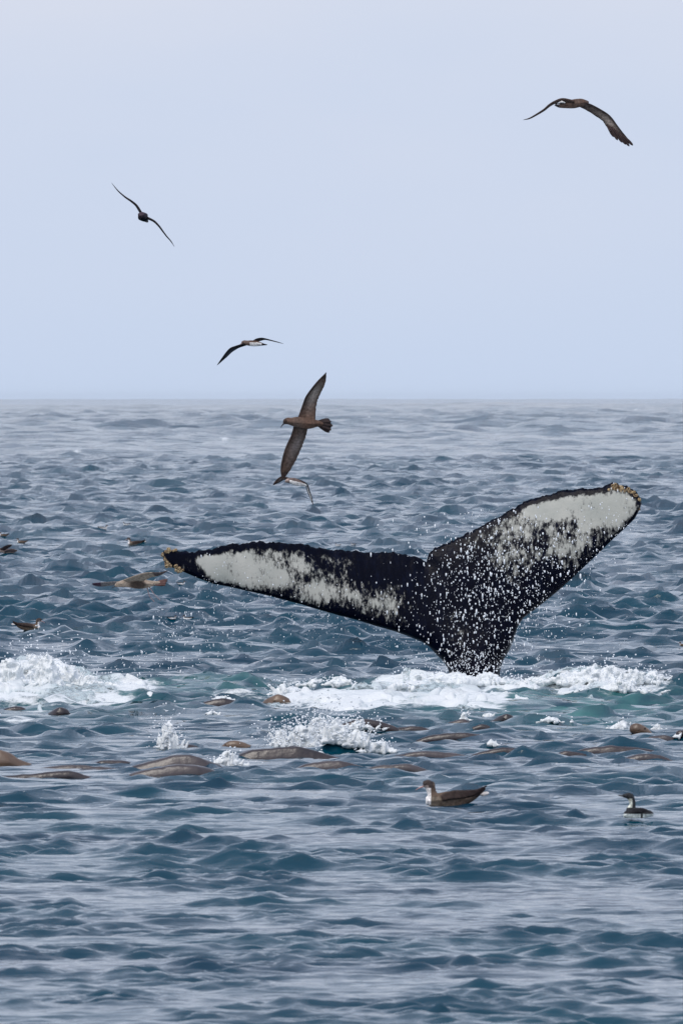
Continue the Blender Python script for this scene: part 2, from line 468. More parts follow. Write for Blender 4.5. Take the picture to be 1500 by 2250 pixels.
# ------------------------------------------------------------------ the whale
WY = 2 * 61.7
ppm = F / WY
top_px = [(357, 1215), (361, 1209), (372, 1207), (382, 1208), (396, 1212), (424, 1213), (444, 1210), (466, 1206), (486, 1199), (508, 1196), (536, 1193), (570, 1190), (600, 1190), (634, 1194), (662, 1196), (698, 1203), (732, 1208), (760, 1211), (793, 1213), (804, 1216), (838, 1213), (880, 1216), (908, 1221), (925, 1228), (936, 1235),
          (939, 1224), (942, 1215), (953, 1207), (981, 1193), (1009, 1183), (1017, 1175), (1037, 1166), (1066, 1152), (1075, 1145), (1095, 1136), (1109, 1126), (1129, 1116), (1152, 1102), (1172, 1096), (1201, 1087), (1235, 1077), (1272, 1076), (1312, 1072), (1333, 1067), (1345, 1062), (1360, 1064), (1376, 1067), (1394, 1078), (1405, 1092), (1409, 1106)]
lead_r = [(1404, 1120), (1393, 1140), (1373, 1160), (1344, 1186), (1315, 1215), (1287, 1241), (1258, 1269), (1229, 1295), (1201, 1318), (1172, 1341), (1149, 1358), (1137, 1376), (1129, 1402), (1118, 1429), (1104, 1452), (1098, 1474), (1096, 1500), (1098, 1540), (1106, 1600), (1120, 1700), (1140, 1820)]
lead_l = [(950, 1820), (966, 1700), (976, 1600), (982, 1540), (986, 1500), (986, 1477), (982, 1466), (972, 1452), (956, 1436), (942, 1421), (925, 1410), (897, 1398), (866, 1387), (824, 1375), (782, 1362), (740, 1351), (684, 1335), (662, 1328), (620, 1317), (578, 1306), (536, 1297), (508, 1290), (469, 1283), (432, 1269), (407, 1258), (379, 1247), (365, 1240), (357, 1226)]
def densify(pts, step=3.5, rough=0.0):
    out = []
    for a, b in zip(pts[:-1], pts[1:]):
        n = max(1, int(round(math.dist(a, b) / step)))
        for i in range(n): out.append((a[0] + (b[0] - a[0]) * i / n, a[1] + (b[1] - a[1]) * i / n))
    out.append(pts[-1])
    out = np.array(out, float)
    if rough:
        s = np.arange(len(out))
        nz_ = (fbm(s * 0.33, s * 0 + 3.3, 3) - 0.5) * 2 * rough + (fbm(s * 0.9, s * 0 + 8.3, 2) - 0.5) * 1.2 * rough
        nz_[np.hypot(out[:, 0] - 937, out[:, 1] - 1230) < 25] *= 0.2
        out[:, 1] += nz_
    return out
top = densify(top_px, 3.5, 4.5)
lr = densify(lead_r, 5); ll = densify(lead_l, 5)
outline = np.vstack([top, lr[1:], ll[:-1]])
def seg_dist(p, line):
    a = line[:-1]; b = line[1:]; d = b - a; L2 = (d ** 2).sum(1)
    t = np.clip(((p[:, None, :] - a[None]) * d[None]).sum(2) / L2[None], 0, 1)
    q = a[None] + t[..., None] * d[None]
    return np.sqrt(((p[:, None, :] - q) ** 2).sum(2)).min(1)
ys, xs = np.mgrid[1055:1820:4.6, 350:1420:4.6]
pts = np.stack([xs.ravel(), ys.ravel()], 1) + rng.uniform(-.8, .8, (xs.size, 2))
def inside(p, poly):
    x, y = p[:, 0], p[:, 1]; c = np.zeros(len(p), bool); j = len(poly) - 1
    for i in range(len(poly)):
        xi, yi = poly[i]; xj, yj = poly[j]
        m = ((yi > y) != (yj > y)) & (x < (xj - xi) * (y - yi) / (yj - yi + 1e-12) + xi)
        c ^= m; j = i
    return c
pts = pts[inside(pts, outline)]
pts = pts[seg_dist(pts, np.vstack([outline, outline[:1]])) > 2.4]
n_o = len(outline)
allp = np.vstack([outline, pts])
res = geometry.delaunay_2d_cdt([Vector(p) for p in allp.tolist()], [(i, (i + 1) % n_o) for i in range(n_o)], [list(range(n_o))], 1, 1e-4)
pv = np.array([tuple(v) for v in res[0]]); tri = np.array([f for f in res[2] if len(f) == 3])
dt = seg_dist(pv, top); dl = np.minimum(seg_dist(pv, lead_r and lr), seg_dist(pv, ll))
s = dt / (dt + dl + 1e-6)
span = np.abs(pv[:, 0] - 1010) / 400.0
Tm = 0.035 + 0.12 * np.clip(1 - span / 1.6, 0, 1) ** 1.3
t_fl = Tm * 1.9 * s ** 0.85 * np.sqrt(np.clip(1 - s, 0, 1))
edge = np.sqrt(np.clip(dl / 58.0, 0, 1) * (2 - np.clip(dl / 58.0, 0, 1)))
depth_p = np.interp(pv[:, 1], [1250, 1400, 1500, 1820], [0.10, 0.19, 0.25, 0.40])
t_pd = depth_p * edge * np.clip(dt / 60, 0, 1)
wp = smoothstep(1290, 1440, pv[:, 1]) * smoothstep(270, 120, np.abs(pv[:, 0] - 1045))
tt = t_fl * (1 - wp) + t_pd * wp
rim = np.zeros(len(pv), bool)
for k_ in range(len(pv)):
    pass
rim = np.minimum(dt, dl) < 0.02
tt[rim] = 0
# the lobes bend a little: tips towards the viewer, the trailing edge curls away
bend = -0.45 * (np.abs(pv[:, 0] - 1010) / 600.0) ** 2 + 0.10 * np.clip((1400 - pv[:, 1]) / 250, -1, 1.3)
def wp_(p, off):
    Yw = WY + bend + off
    a = (p[:, 0] - 750) / F; b = (1125 - p[:, 1]) / F
    dy_ = CP + b * SP; dz_ = -SP + b * CP; t_ = Yw / dy_
    return np.stack([a * t_, Yw, CAM_H + dz_ * t_], 1)
front = wp_(pv, -tt); back = wp_(pv, tt)
nv = len(pv)
bmap = np.arange(nv) + nv
bmap[rim] = np.arange(nv)[rim]
a_, b_, c_ = tri[:, 0], tri[:, 1], tri[:, 2]
cr = (pv[b_, 0] - pv[a_, 0]) * (pv[c_, 1] - pv[a_, 1]) - (pv[b_, 1] - pv[a_, 1]) * (pv[c_, 0] - pv[a_, 0])
tri = np.where((cr > 0)[:, None], tri[:, ::-1], tri)
# pixel v runs down: negative area in pixels is counter-clockwise in the world seen from the camera
Fw = np.vstack([tri, bmap[tri][:, ::-1]])
whale_root = empty('humpback_whale', (0, 0, 0))
tag(whale_root, 'humpback whale diving, black tail flukes with white patches raised above the foam', 'whale')
org = P(1045, 1485, WY); whale_root.location = org
orgn = np.array(org)
wm = mesh_np('tail_flukes', np.vstack([front, back]) - orgn, Fw)
def spine(p, a, b, r):
    a = np.array(a, float); b = np.array(b, float); d = b - a
    t_ = np.clip(((p - a) @ d) / (d @ d), 0, 1)
    return np.clip(1 - np.hypot(*(p - (a + t_[:, None] * d)).T) / r, 0, 1)
pc = np.zeros(nv)
for a1, b1, r1, k1 in (((450, 1238), (590, 1262), 58, 1.8), ((590, 1225), (680, 1245), 55, 0.75), ((600, 1268), (730, 1305), 60, 0.85), ((700, 1290), (868, 1332), 50, 0.68), ((680, 1225), (760, 1250), 40, .35),
                       ((1165, 1118), (1378, 1112), 58, 1.7), ((1290, 1145), (1388, 1120), 45, 1.6), ((1085, 1160), (1340, 1165), 85, 0.75), ((1100, 1228), (1255, 1200), 65, 0.62), ((1120, 1262), (1195, 1235), 45, .5),
                       ((1000, 1370), (1010, 1430), 34, .30)):
    pc = np.maximum(pc, k1 * spine(pv, a1, b1, r1))
pc *= smoothstep(5, 20, dt) * smoothstep(1, 9, dl)
pc *= 1 - 0.95 * spine(pv, (396, 1225), (440, 1262), 26) - 0
pc = np.clip(pc, 0, 1.25)
set_attr(wm, 'patch', np.concatenate([pc, pc]))
link_mesh('tail_flukes', wm, M_WHALE, whale_root)
# barnacles
def barnacle_mesh():
    prof = [(1.0, 0.0), (0.86, 0.55), (0.58, 1.0), (0.40, 0.95), (0.3, 0.45)]
    n = 8; Vb = []; Fb = []
    for r_, z_ in prof:
        for k in range(n):
            w = 1 + 0.10 * (k % 2)
            Vb.append((r_ * w * math.cos(k * math.tau / n), r_ * w * math.sin(k * math.tau / n), z_))
    for j in range(len(prof) - 1):
        for k in range(n): Fb.append((j * n + k, j * n + (k + 1) % n, (j + 1) * n + (k + 1) % n, (j + 1) * n + k))
    m_ = mesh_np('barnacle', Vb, Fb, False); m_.materials.append(M_BARN); return m_
bm_ = barnacle_mesh()
def place_barn(u, v, r, dirn, off=0.0):
    o = bpy.data.objects.new('barnacle', bm_); C.objects.link(o); o.parent = whale_root
    bd = -0.45 * (abs(u - 1010) / 600.0) ** 2 + 0.10 * min(max((1400 - v) / 250, -1), 1.3)
    o.location = P(u, v, WY + bd - 0.012 + off) - org
    o.rotation_euler = Vector(dirn).to_track_quat('Z', 'Y').to_euler()
    o.scale = (r, r, r * 1.05)
tips = []
for k in range(27):
    f = k / 26
    c = catmull([(383, 1212), (366, 1212), (361, 1224), (368, 1240), (385, 1249), (404, 1257)], 27)[k]
    tips.append((c, (-1 if f < .6 else -.3, -1.1, .9 if f < .3 else (-.6 if f > .5 else .1)), random.uniform(0.012, 0.022)))
for c, d, r in tips:
    place_barn(c[0] + random.uniform(-5, 6), c[1] + random.uniform(-5, 5), r, (d[0], d[1], d[2] + random.uniform(-.3, .3)))
for k in range(52):
    c = catmull([(1346, 1068), (1362, 1072), (1380, 1076), (1393, 1086), (1401, 1098), (1401, 1112)], 52)[k]
    j = random.uniform(0, 16)
    place_barn(c[0] - j * 0.6 + random.uniform(-4, 4), c[1] + j * 0.45 + random.uniform(-5, 5), random.uniform(0.011, 0.021), (random.uniform(-.2, .9), -1, random.uniform(-.1, 1)))

# ------------------------------------------------------------------ spray drops round the flukes
dp = []; dr = []; ds = []
def drops(n, fn, r0=0.004, r1=0.011, ydev=0.35, base=WY - 0.45):
    for _ in range(n):
        u, v = fn()
        r = (r0 + (r1 - r0) * random.random() ** 2.2) * random.uniform(0.7, 1.25)
        y = base + random.uniform(-ydev, ydev)
        p_ = P(u, v, y)
        dp.append(p_); dr.append(r); ds.append((0.8, 0.8, 1.0 + 2.2 * random.random() ** 2.5))
def in_flk():
    while True:
        u = random.gauss(1075, 95); v = random.gauss(1290, 95)
        if 1110 < v < 1478 and u > 800 and v > 1110 + abs(u - 1150) * 0.1 and u < 1330: return u, v
drops(1700, in_flk, 0.0025, 0.0105)
def in_ped(): return random.gauss(1040, 45), random.triangular(1400, 1480, 1470)
drops(420, in_ped, 0.0025, 0.009)
def in_left():
    u = random.uniform(440, 880); return u, 1200 + (u - 440) * 0.28 + random.gauss(30, 35)
drops(150, in_left, 0.003, 0.007)
def in_rt(): 
    u = random.uniform(1130, 1390); return u, 1330 - (u - 1130) * .62 + random.gauss(-50, 45)
drops(200, in_rt, 0.003, 0.008)
def in_fall():
    u = abs(random.gauss(0, 110)) + 335; return u, random.triangular(1275, 1520, 1400)
drops(260, in_fall, 0.003, 0.008, 1.0, WY - 1)
def in_fl2(): return random.gauss(260, 70), random.triangular(1400, 1500, 1480)
drops(120, in_fl2, 0.003, 0.008, 1.0, WY - 2)
def in_wide(): return random.uniform(300, 1450), random.uniform(1330, 1490)
drops(260, in_wide, 0.002, 0.006, 1.0, WY - .8)
def in_drip():
    u = random.uniform(430, 940); return u, 1262 + (u - 430) * 0.29 + abs(random.gauss(0, 45))
drops(260, in_drip, 0.0022, 0.006)
def in_drip2():
    u = random.uniform(1130, 1400); return u, 1385 - (u - 1130) * 0.95 + abs(random.gauss(0, 40))
drops(110, in_drip2, 0.0022, 0.006)
drop_me = balls('water_drops', [tuple(p) for p in dp], dr, ds)
tag(link_mesh('water_drops', drop_me, M_SPRAY), 'white water drops raining off the whale flukes', 'water spray', kind='stuff')

# ------------------------------------------------------------------ foam and splashes
def foam_sheet(u0, u1, v0, v1, seed, lift, label):
    """lumpy sheet of foam lying on the heaped-up water"""
    Yn, Yf = CAM_H * F / (v1 - HZ), CAM_H * F / (v0 - HZ)
    ny = int((Yf - Yn) / 0.06); nx = int((u1 - u0) / F * 116 / 0.014)
    yy = np.linspace(Yn, Yf, ny); uu_ = np.linspace(u0, u1, nx)
    U, Yg = np.meshgrid(uu_, yy, indexing='ij')
    Xg = (U - 750) / F * Yg
    x, y = Xg.ravel(), Yg.ravel()
    u, v = px(x, y)
    h_, ax, ay, _ = sea_disp(x, y)
    fm = foam_px(u, v)
    n1 = fbm(x / 0.22 + seed, y / 0.6 + seed, 4)
    bill = 1 - np.abs(fbm(x / 0.13 + 2 * seed, y / 0.3 + 5, 4) * 2 - 1)
    m = fm * 0.82 + (n1 - 0.5) * 2.2 + (bill - 0.7) * 0.5
    dens = smoothstep(0.55, 0.95, m)
    z = h_ - 0.03 + dens * (0.035 + lift * (0.35 * bill + 0.65 * n1) * np.clip(fm, 0, 1))
    Vf = np.stack([x + ax, y + ay, z], 1)
    id_ = np.arange(nx * ny).reshape(nx, ny)
    fc = np.stack([id_[:-1, :-1].ravel(), id_[1:, :-1].ravel(), id_[1:, 1:].ravel(), id_[:-1, 1:].ravel()], 1)
    keep = dens[fc].max(1) > 0.02
    fc = fc[keep]
    used = np.unique(fc); mp_ = -np.ones(nx * ny, int); mp_[used] = np.arange(len(used))
    me = mesh_np('white_foam', Vf[used], mp_[fc])
    set_attr(me, 'thin', (1 - smoothstep(0.05, 0.75, dens[used])) * 0.75 + 0.45 * smoothstep(.56, .34, fbm(x / 0.5 + 3 * seed, y / 1.4, 3)[used]))
    o = tag(link_mesh('white_foam', me, M_FOAM), label, 'foam', kind='stuff')
    return o
foam_sheet(-60, 350, 1468, 1552, 3.1, 0.06, 'thick white foam breaking on the crest left of the whale')
foam_sheet(560, 1190, 1474, 1556, 7.7, 0.05, 'long band of white foam round the base of the whale tail')
foam_sheet(1150, 1500, 1462, 1552, 5.2, 0.06, 'white foam mound right of the whale tail')

def tufts(items, label, voxel=0.011, name='splash', n_drop=120, drop_r=(0.003, 0.009), seed=1):
    """torn lumps of white water: many fused blobs, thrown strands and loose drops.
       items: (u, v of the foot, width px, height px, blobs)"""
    r_ = random.Random(seed)
    bp, br, lp, lr_ = [], [], [], []
    for (u, v, w, h, n, *yo) in items:
        base = hit(u, v); Yb = base.y + (yo[0] if yo else 0); sc = F / Yb
        for k in range(n):
            f = r_.random() ** 1.5
            du = r_.gauss(0, 0.36) * w * (1 - 0.55 * f)
            env = max(0.1, 1 - (du / (0.62 * w)) ** 2)
            q = P(u + du, v - f * h * env + 2, Yb + r_.gauss(0, 0.3) * w / sc * 0.6)
            bp.append(tuple(q)); br.append((0.022 * (1 - 0.55 * f) + 0.006) * r_.uniform(0.6, 1.25) * min(1.6, max(.6, w / 60)))
        for k in range(max(2, n // 14)):                       # thrown strands
            du = r_.gauss(0, 0.4) * w; hh_ = h * r_.uniform(0.6, 1.25) * max(.3, 1 - (du / w) ** 2)
            lean = r_.gauss(0, 0.25) * hh_ + du * 0.3; yy_ = Yb + r_.gauss(0, .1)
            for j in range(12):
                t_ = j / 11
                q = P(u + du + lean * t_, v - hh_ * (1.6 * t_ - 0.6 * t_ * t_) + 3, yy_)
                bp.append(tuple(q)); br.append(0.013 * (1 - t_) + 0.0045)
        for k in range(int(n_drop * n / 120)):
            q = P(u + r_.gauss(0, 0.6) * w, v - abs(r_.gauss(0, 0.75)) * h - 1, Yb + r_.gauss(0, .15))
            lp.append(tuple(q)); lr_.append(r_.uniform(*drop_r))
    me = merged(name, bp, br, voxel, 1)
    set_attr(me, 'thin', np.zeros(len(me.vertices)))
    V1 = verts_of(me)
    V1 = V1 + (fbm(V1[:, 0] * 30, V1[:, 2] * 30 + V1[:, 1] * 9, 3)[:, None] - 0.5) * 0.02
    me.vertices.foreach_set('co', V1.astype(np.float32).ravel())
    o = tag(link_mesh(name, me, M_FOAM), label, 'foam' if name == 'white_foam' else 'splash', kind='stuff')
    d = balls('spray_drops', lp, lr_)
    tag(link_mesh('spray_drops', d, M_SPRAY, o), kind='stuff')
    return o
tufts([(20, 1500, 70, 55, 260), (75, 1505, 80, 68, 420), (105, 1508, 60, 72, 300), (150, 1508, 60, 48, 220), (200, 1512, 60, 30, 150), (245, 1514, 50, 18, 90), (290, 1516, 60, 10, 70)],
      'torn white crest bursting up left of the whale at the photo edge', 0.012, 'wave_crest_spray', 40, seed=2)
tufts([(925, 1505, 50, 28, 160), (960, 1508, 60, 22, 140), (1010, 1500, 80, 18, 200), (1070, 1500, 70, 22, 200), (1120, 1500, 50, 14, 90), (880, 1512, 60, 14, 90), (745, 1505, 60, 20, 90), (690, 1505, 50, 14, 60), (620, 1525, 40, 26, 90)],
      'white water churned up where the tail stock enters the sea', 0.011, 'churned_water', 60, seed=3)
tufts([(1300, 1500, 80, 34, 200), (1340, 1502, 70, 40, 220), (1390, 1498, 70, 30, 160), (1435, 1490, 45, 18, 80), (1240, 1498, 70, 20, 110), (1180, 1498, 60, 12, 70), (1360, 1520, 80, 26, 150)],
      'white water tumbling over the swell right of the tail', 0.011, 'breaking_wave_spray', 60, seed=4)
tufts([(372, 1643, 34, 62, 300)], 'small upright white splash above the pair of long grey sea lion backs', 0.009, 'splash', 60, seed=5)
tufts([(618, 1636, 40, 34, 150), (660, 1640, 60, 46, 320), (700, 1636, 60, 62, 420), (740, 1628, 50, 50, 240)], 'large ragged white splash in the middle of the sea lion herd', 0.009, 'splash', 120, seed=6)
tufts([(790, 1600, 50, 22, 110), (830, 1600, 35, 20, 70), (785, 1636, 55, 34, 200), (835, 1650, 50, 22, 130)], 'low trailing white splash right of the large ragged one', 0.009, 'splash', 60, seed=7)
tufts([(500, 1682, 52, 32, 220)], 'small white splash at the right end of the long grey backs', 0.009, 'splash', 30, seed=8)
tufts([(1018, 1580, 16, 20, 40), (1070, 1575, 30, 12, 40)], 'tiny white splash beside the brown head below the tail', 0.009, 'splash', 20, seed=9)
tufts([(1210, 1585, 40, 12, 70)], 'tiny flat white splash below the foam right of the tail', 0.009, 'splash', 20, seed=10)
tufts([(1365, 1602, 45, 20, 90), (1442, 1603, 18, 14, 30)], 'white splash round the tan sea lion head at right', 0.009, 'splash', 30, seed=11)
tufts([(490, 1538, 50, 10, 60), (465, 1568, 30, 8, 25)], 'thin white splash over the dark back left of the whale foam', 0.009, 'splash', 20, seed=12)
tufts([(700, 1660, 30, 10, 40), (1080, 1636, 22, 12, 30)], 'scattered white splash drops over the low backs in the herd', 0.009, 'splash', 20, seed=13)
tufts([(1490, 1618, 18, 12, 30)], 'small white splash at the right photo edge', 0.009, 'splash', 15, seed=14)

# ------------------------------------------------------------------ sea lions
GROUP_SL = 'sea lions crowding at the surface in front of the whale'
def u_seed(f): return f[0] * 0.37
def sealion(foot, chain, label, mat=M_SEAL, head=None, group=GROUP_SL, voxel=0.014):
    """foot: pixel where the animal meets the water; chain rows (u, v, depth offset m, radius px);
       head: (index of the head end in the chain, facing +1 right / -1 left)"""
    base = hit(*foot); Y = base.y; sc = F / Y
    if not head and len(chain) > 3:
        um = sum(c[0] for c in chain) / len(chain)
        chain = [(um + (c[0] - um) * (1.02 + 0.2 * ((um * 0.137) % 1)), c[1], c[2], c[3]) for c in chain]
    root = empty('sea_lion', base); tag(root, label, 'sea lion', group)
    ch = [(*P(u, v + 2, Y + dy), r / sc) for u, v, dy, r in chain]
    pts_, rad_ = chain_balls(ch)
    extra_p, extra_r = [], []
    parts = []
    if head:
        i, fc = head[0], head[1]
        c = np.array(ch[i][:3]); r = ch[i][3]
        for k in range(5):                                       # muzzle
            extra_p.append(c + np.array([fc * r * (0.5 + 0.22 * k), -0.1 * r, -0.12 * r - 0.05 * r * k])); extra_r.append(r * (0.72 - 0.085 * k))
        parts.append((c, r, fc))
    me = merged('body', np.vstack([pts_] + ([extra_p] if extra_p else [])), np.concatenate([rad_] + ([extra_r] if extra_r else [])), voxel, 6)
    V1 = verts_of(me) - np.array(base)
    V1[:, 2] += (fbm(V1[:, 0] * 5 + u_seed(foot), V1[:, 1] * 4 + V1[:, 0] * 2, 3) - 0.5) * 0.035
    me.vertices.foreach_set('co', V1.astype(np.float32).ravel())
    link_mesh('body', me, mat, root)
    for c, r, fc in parts:
        for sy in (-1, 1):
            e = balls('eye', [np.array([fc * 0.62 * r, sy * 0.66 * r, 0.28 * r]) + c - np.array(base)], [0.11 * r])
            link_mesh('eye', e, M_EYE, root)
            e = balls('ear', [np.array([-fc * 0.25 * r, sy * 0.9 * r, 0.15 * r]) + c - np.array(base)], [0.13 * r], [(1.6, .5, .7)])
            link_mesh('ear', e, mat, root)
    return root
sealion((20, 1682), [(-60, 1700, .3, 30), (-20, 1682, .15, 34), (6, 1672, 0, 32), (38, 1684, 0, 22), (80, 1694, 0, 18), (140, 1700, .1, 20), (210, 1712, .2, 18)], 'tan sea lion shoulder rising out of the water at the left photo edge', M_TAN)
sealion((150, 1688), [(70, 1712, 0, 20), (120, 1700, 0, 22), (180, 1697, 0, 21), (240, 1700, 0, 18), (290, 1715, .1, 16)], 'low grey-brown sea lion back trailing right of the tan shoulder', M_SEALG)
sealion((70, 1708), [(-50, 1722, 0, 18), (20, 1716, 0, 20), (90, 1710, 0, 19), (160, 1708, 0, 17), (220, 1722, 0, 14)], 'nearest low sea lion back at the left, a thin dark line in the water', M_SEAL)
sealion((380, 1680), [(240, 1722, 0, 14), (300, 1700, 0, 24), (350, 1688, 0, 30), (400, 1682, 0, 32), (450, 1690, 0, 28), (500, 1712, .1, 20)], 'upper of the two long smooth grey sea lion backs side by side', M_SEALG)
sealion((350, 1702), [(230, 1738, 0, 12), (290, 1716, 0, 22), (340, 1706, 0, 26), (390, 1700, 0, 27), (440, 1700, 0, 22), (500, 1722, .1, 16)], 'lower of the two long smooth grey sea lion backs, nearer the camera', M_SEALG)
sealion((415, 1640), [(360, 1652, 0, 14), (400, 1645, 0, 16), (430, 1646, 0, 13), (460, 1660, 0, 10)], 'small dark sea lion back just right of the upright splash', M_SEAL)
sealion((520, 1642), [(600, 1668, .3, 20), (560, 1652, .1, 17), (525, 1640, 0, 14), (503, 1638, 0, 13)], 'brown sea lion head raised left of the large ragged splash', M_TAN, head=(3, -1))
sealion((600, 1665), [(480, 1702, 0, 20), (530, 1682, 0, 28), (590, 1670, 0, 34), (650, 1668, 0, 34), (710, 1680, 0, 28), (760, 1702, 0, 20)], 'broad dark sea lion back under the large ragged splash', M_SEAL)
sealion((720, 1684), [(620, 1712, 0, 18), (670, 1698, 0, 22), (730, 1690, 0, 24), (780, 1696, 0, 20), (830, 1712, 0, 16)], 'pale grey sea lion back in front of the broad dark one', M_SEALG)
sealion((606, 1543), [(570, 1575, .3, 20), (588, 1556, .1, 22), (607, 1540, 0, 20), (625, 1542, 0, 14)], 'round tan sea lion head at the left end of the white foam band', M_TAN, head=(2, 1))
sealion((490, 1548), [(420, 1572, 0, 16), (455, 1554, 0, 17), (490, 1547, 0, 19), (525, 1552, 0, 16), (560, 1572, 0, 14)], 'dark sea lion back awash left of the white foam band', M_SEAL)
sealion((128, 1570), [(80, 1592, .2, 16), (108, 1578, .1, 18), (130, 1566, 0, 17), (144, 1565, 0, 11)], 'lone dark sea lion head below the white crest at left', M_SEAL, head=(2, 1))
sealion((1108, 1583), [(1060, 1602, .2, 16), (1085, 1592, .1, 16), (1109, 1578, 0, 16), (1120, 1580, 0, 12)], 'dark round sea lion head below the right side of the whale tail', M_SEAL, head=(2, 1))
sealion((1010, 1588), [(960, 1606, 0, 12), (990, 1594, 0, 13), (1018, 1588, 0, 14), (1040, 1602, 0, 12)], 'brown sea lion back breaking the water straight below the tail stock', M_SEALG)
sealion((1070, 1590), [(1040, 1602, 0, 10), (1065, 1596, 0, 11), (1090, 1604, 0, 9)], 'small dark sea lion hump touching the left of the dark round head', M_SEAL)
sealion((1406, 1610), [(1450, 1640, .3, 18), (1425, 1620, .1, 18), (1405, 1603, 0, 17), (1393, 1600, 0, 15)], 'tan sea lion head raised in the white splash at right', M_TAN, head=(2, 1))
sealion((1450, 1620), [(1400, 1640, 0, 12), (1435, 1626, 0, 14), (1470, 1624, 0, 13), (1500, 1640, 0, 10)], 'brown sea lion back directly right of the tan head', M_SEALG)
sealion((1350, 1652), [(1250, 1672, 0, 14), (1300, 1656, 0, 18), (1350, 1652, 0, 20), (1400, 1656, 0, 18), (1450, 1672, 0, 13)], 'long dark arched sea lion back below the tan head at right', M_SEAL)
sealion((1410, 1668), [(1330, 1684, 0, 12), (1380, 1672, 0, 15), (1430, 1668, 0, 15), (1480, 1682, 0, 12)], 'nearest pale sea lion back at right, just in front of the long arched one', M_SEALG)
sealion((1000, 1622), [(910, 1634, 0, 10), (960, 1624, 0, 15), (1010, 1620, 0, 16), (1060, 1626, 0, 14), (1100, 1638, 0, 10)], 'dark sea lion back second row below the tail, left of centre', M_SEAL)
sealion((1120, 1646), [(1045, 1666, 0, 10), (1080, 1654, 0, 14), (1115, 1651, 0, 15), (1150, 1655, 0, 12), (1180, 1668, 0, 9)], 'long thin sea lion back third row below the tail', M_SEAL)
sealion((975, 1664), [(890, 1668, 0, 14), (930, 1664, 0, 16), (980, 1666, 0, 16), (1040, 1676, 0, 13), (1080, 1690, 0, 10)], 'brown sea lion back sloping right above the floating brown seabird', M_SEALG)
sealion((880, 1690), [(800, 1702, 0, 14), (840, 1692, 0, 17), (890, 1690, 0, 17), (940, 1704, 0, 13)], 'low brown sea lion back left of and above the floating brown seabird', M_SEALG)
sealion((790, 1592), [(740, 1606, 0, 12), (780, 1594, 0, 14), (820, 1590, 0, 13), (860, 1602, 0, 11)], 'small brown sea lion back behind the low trailing splash', M_SEAL)
sealion((640, 1652), [(585, 1668, .2, 14), (620, 1655, .1, 16), (660, 1654, 0, 15), (700, 1668, 0, 12)], 'dark sea lion back squeezed behind the broad one, under the ragged splash', M_SEAL)
sealion((250, 1676), [(190, 1690, 0, 10), (230, 1679, 0, 13), (270, 1678, 0, 12), (320, 1692, 0, 10)], 'thin dark sea lion back left of the pair of long grey backs', M_SEAL)
sealion((900, 1604), [(840, 1616, 0, 9), (880, 1606, 0, 12), (930, 1605, 0, 12), (975, 1618, 0, 9)], 'thin dark sea lion back between the low trailing splash and the tail stock', M_SEAL)
sealion((1250, 1660), [(1190, 1672, 0, 9), (1230, 1662, 0, 12), (1270, 1661, 0, 11), (1310, 1674, 0, 9)], 'thin dark sea lion back left of the long arched one at right', M_SEAL)
sealion((38, 1560), [(0, 1574, 0, 10), (25, 1563, 0, 12), (50, 1563, 0, 11), (75, 1576, 0, 8)], 'dark sea lion hump under the white crest at the left edge', M_SEAL)
sealion((1497, 1616), [(1530, 1640, .2, 16), (1512, 1622, .1, 15), (1498, 1612, 0, 12), (1490, 1612, 0, 8)], 'sliver of a dark sea lion head cut by the right photo edge', M_SEAL)

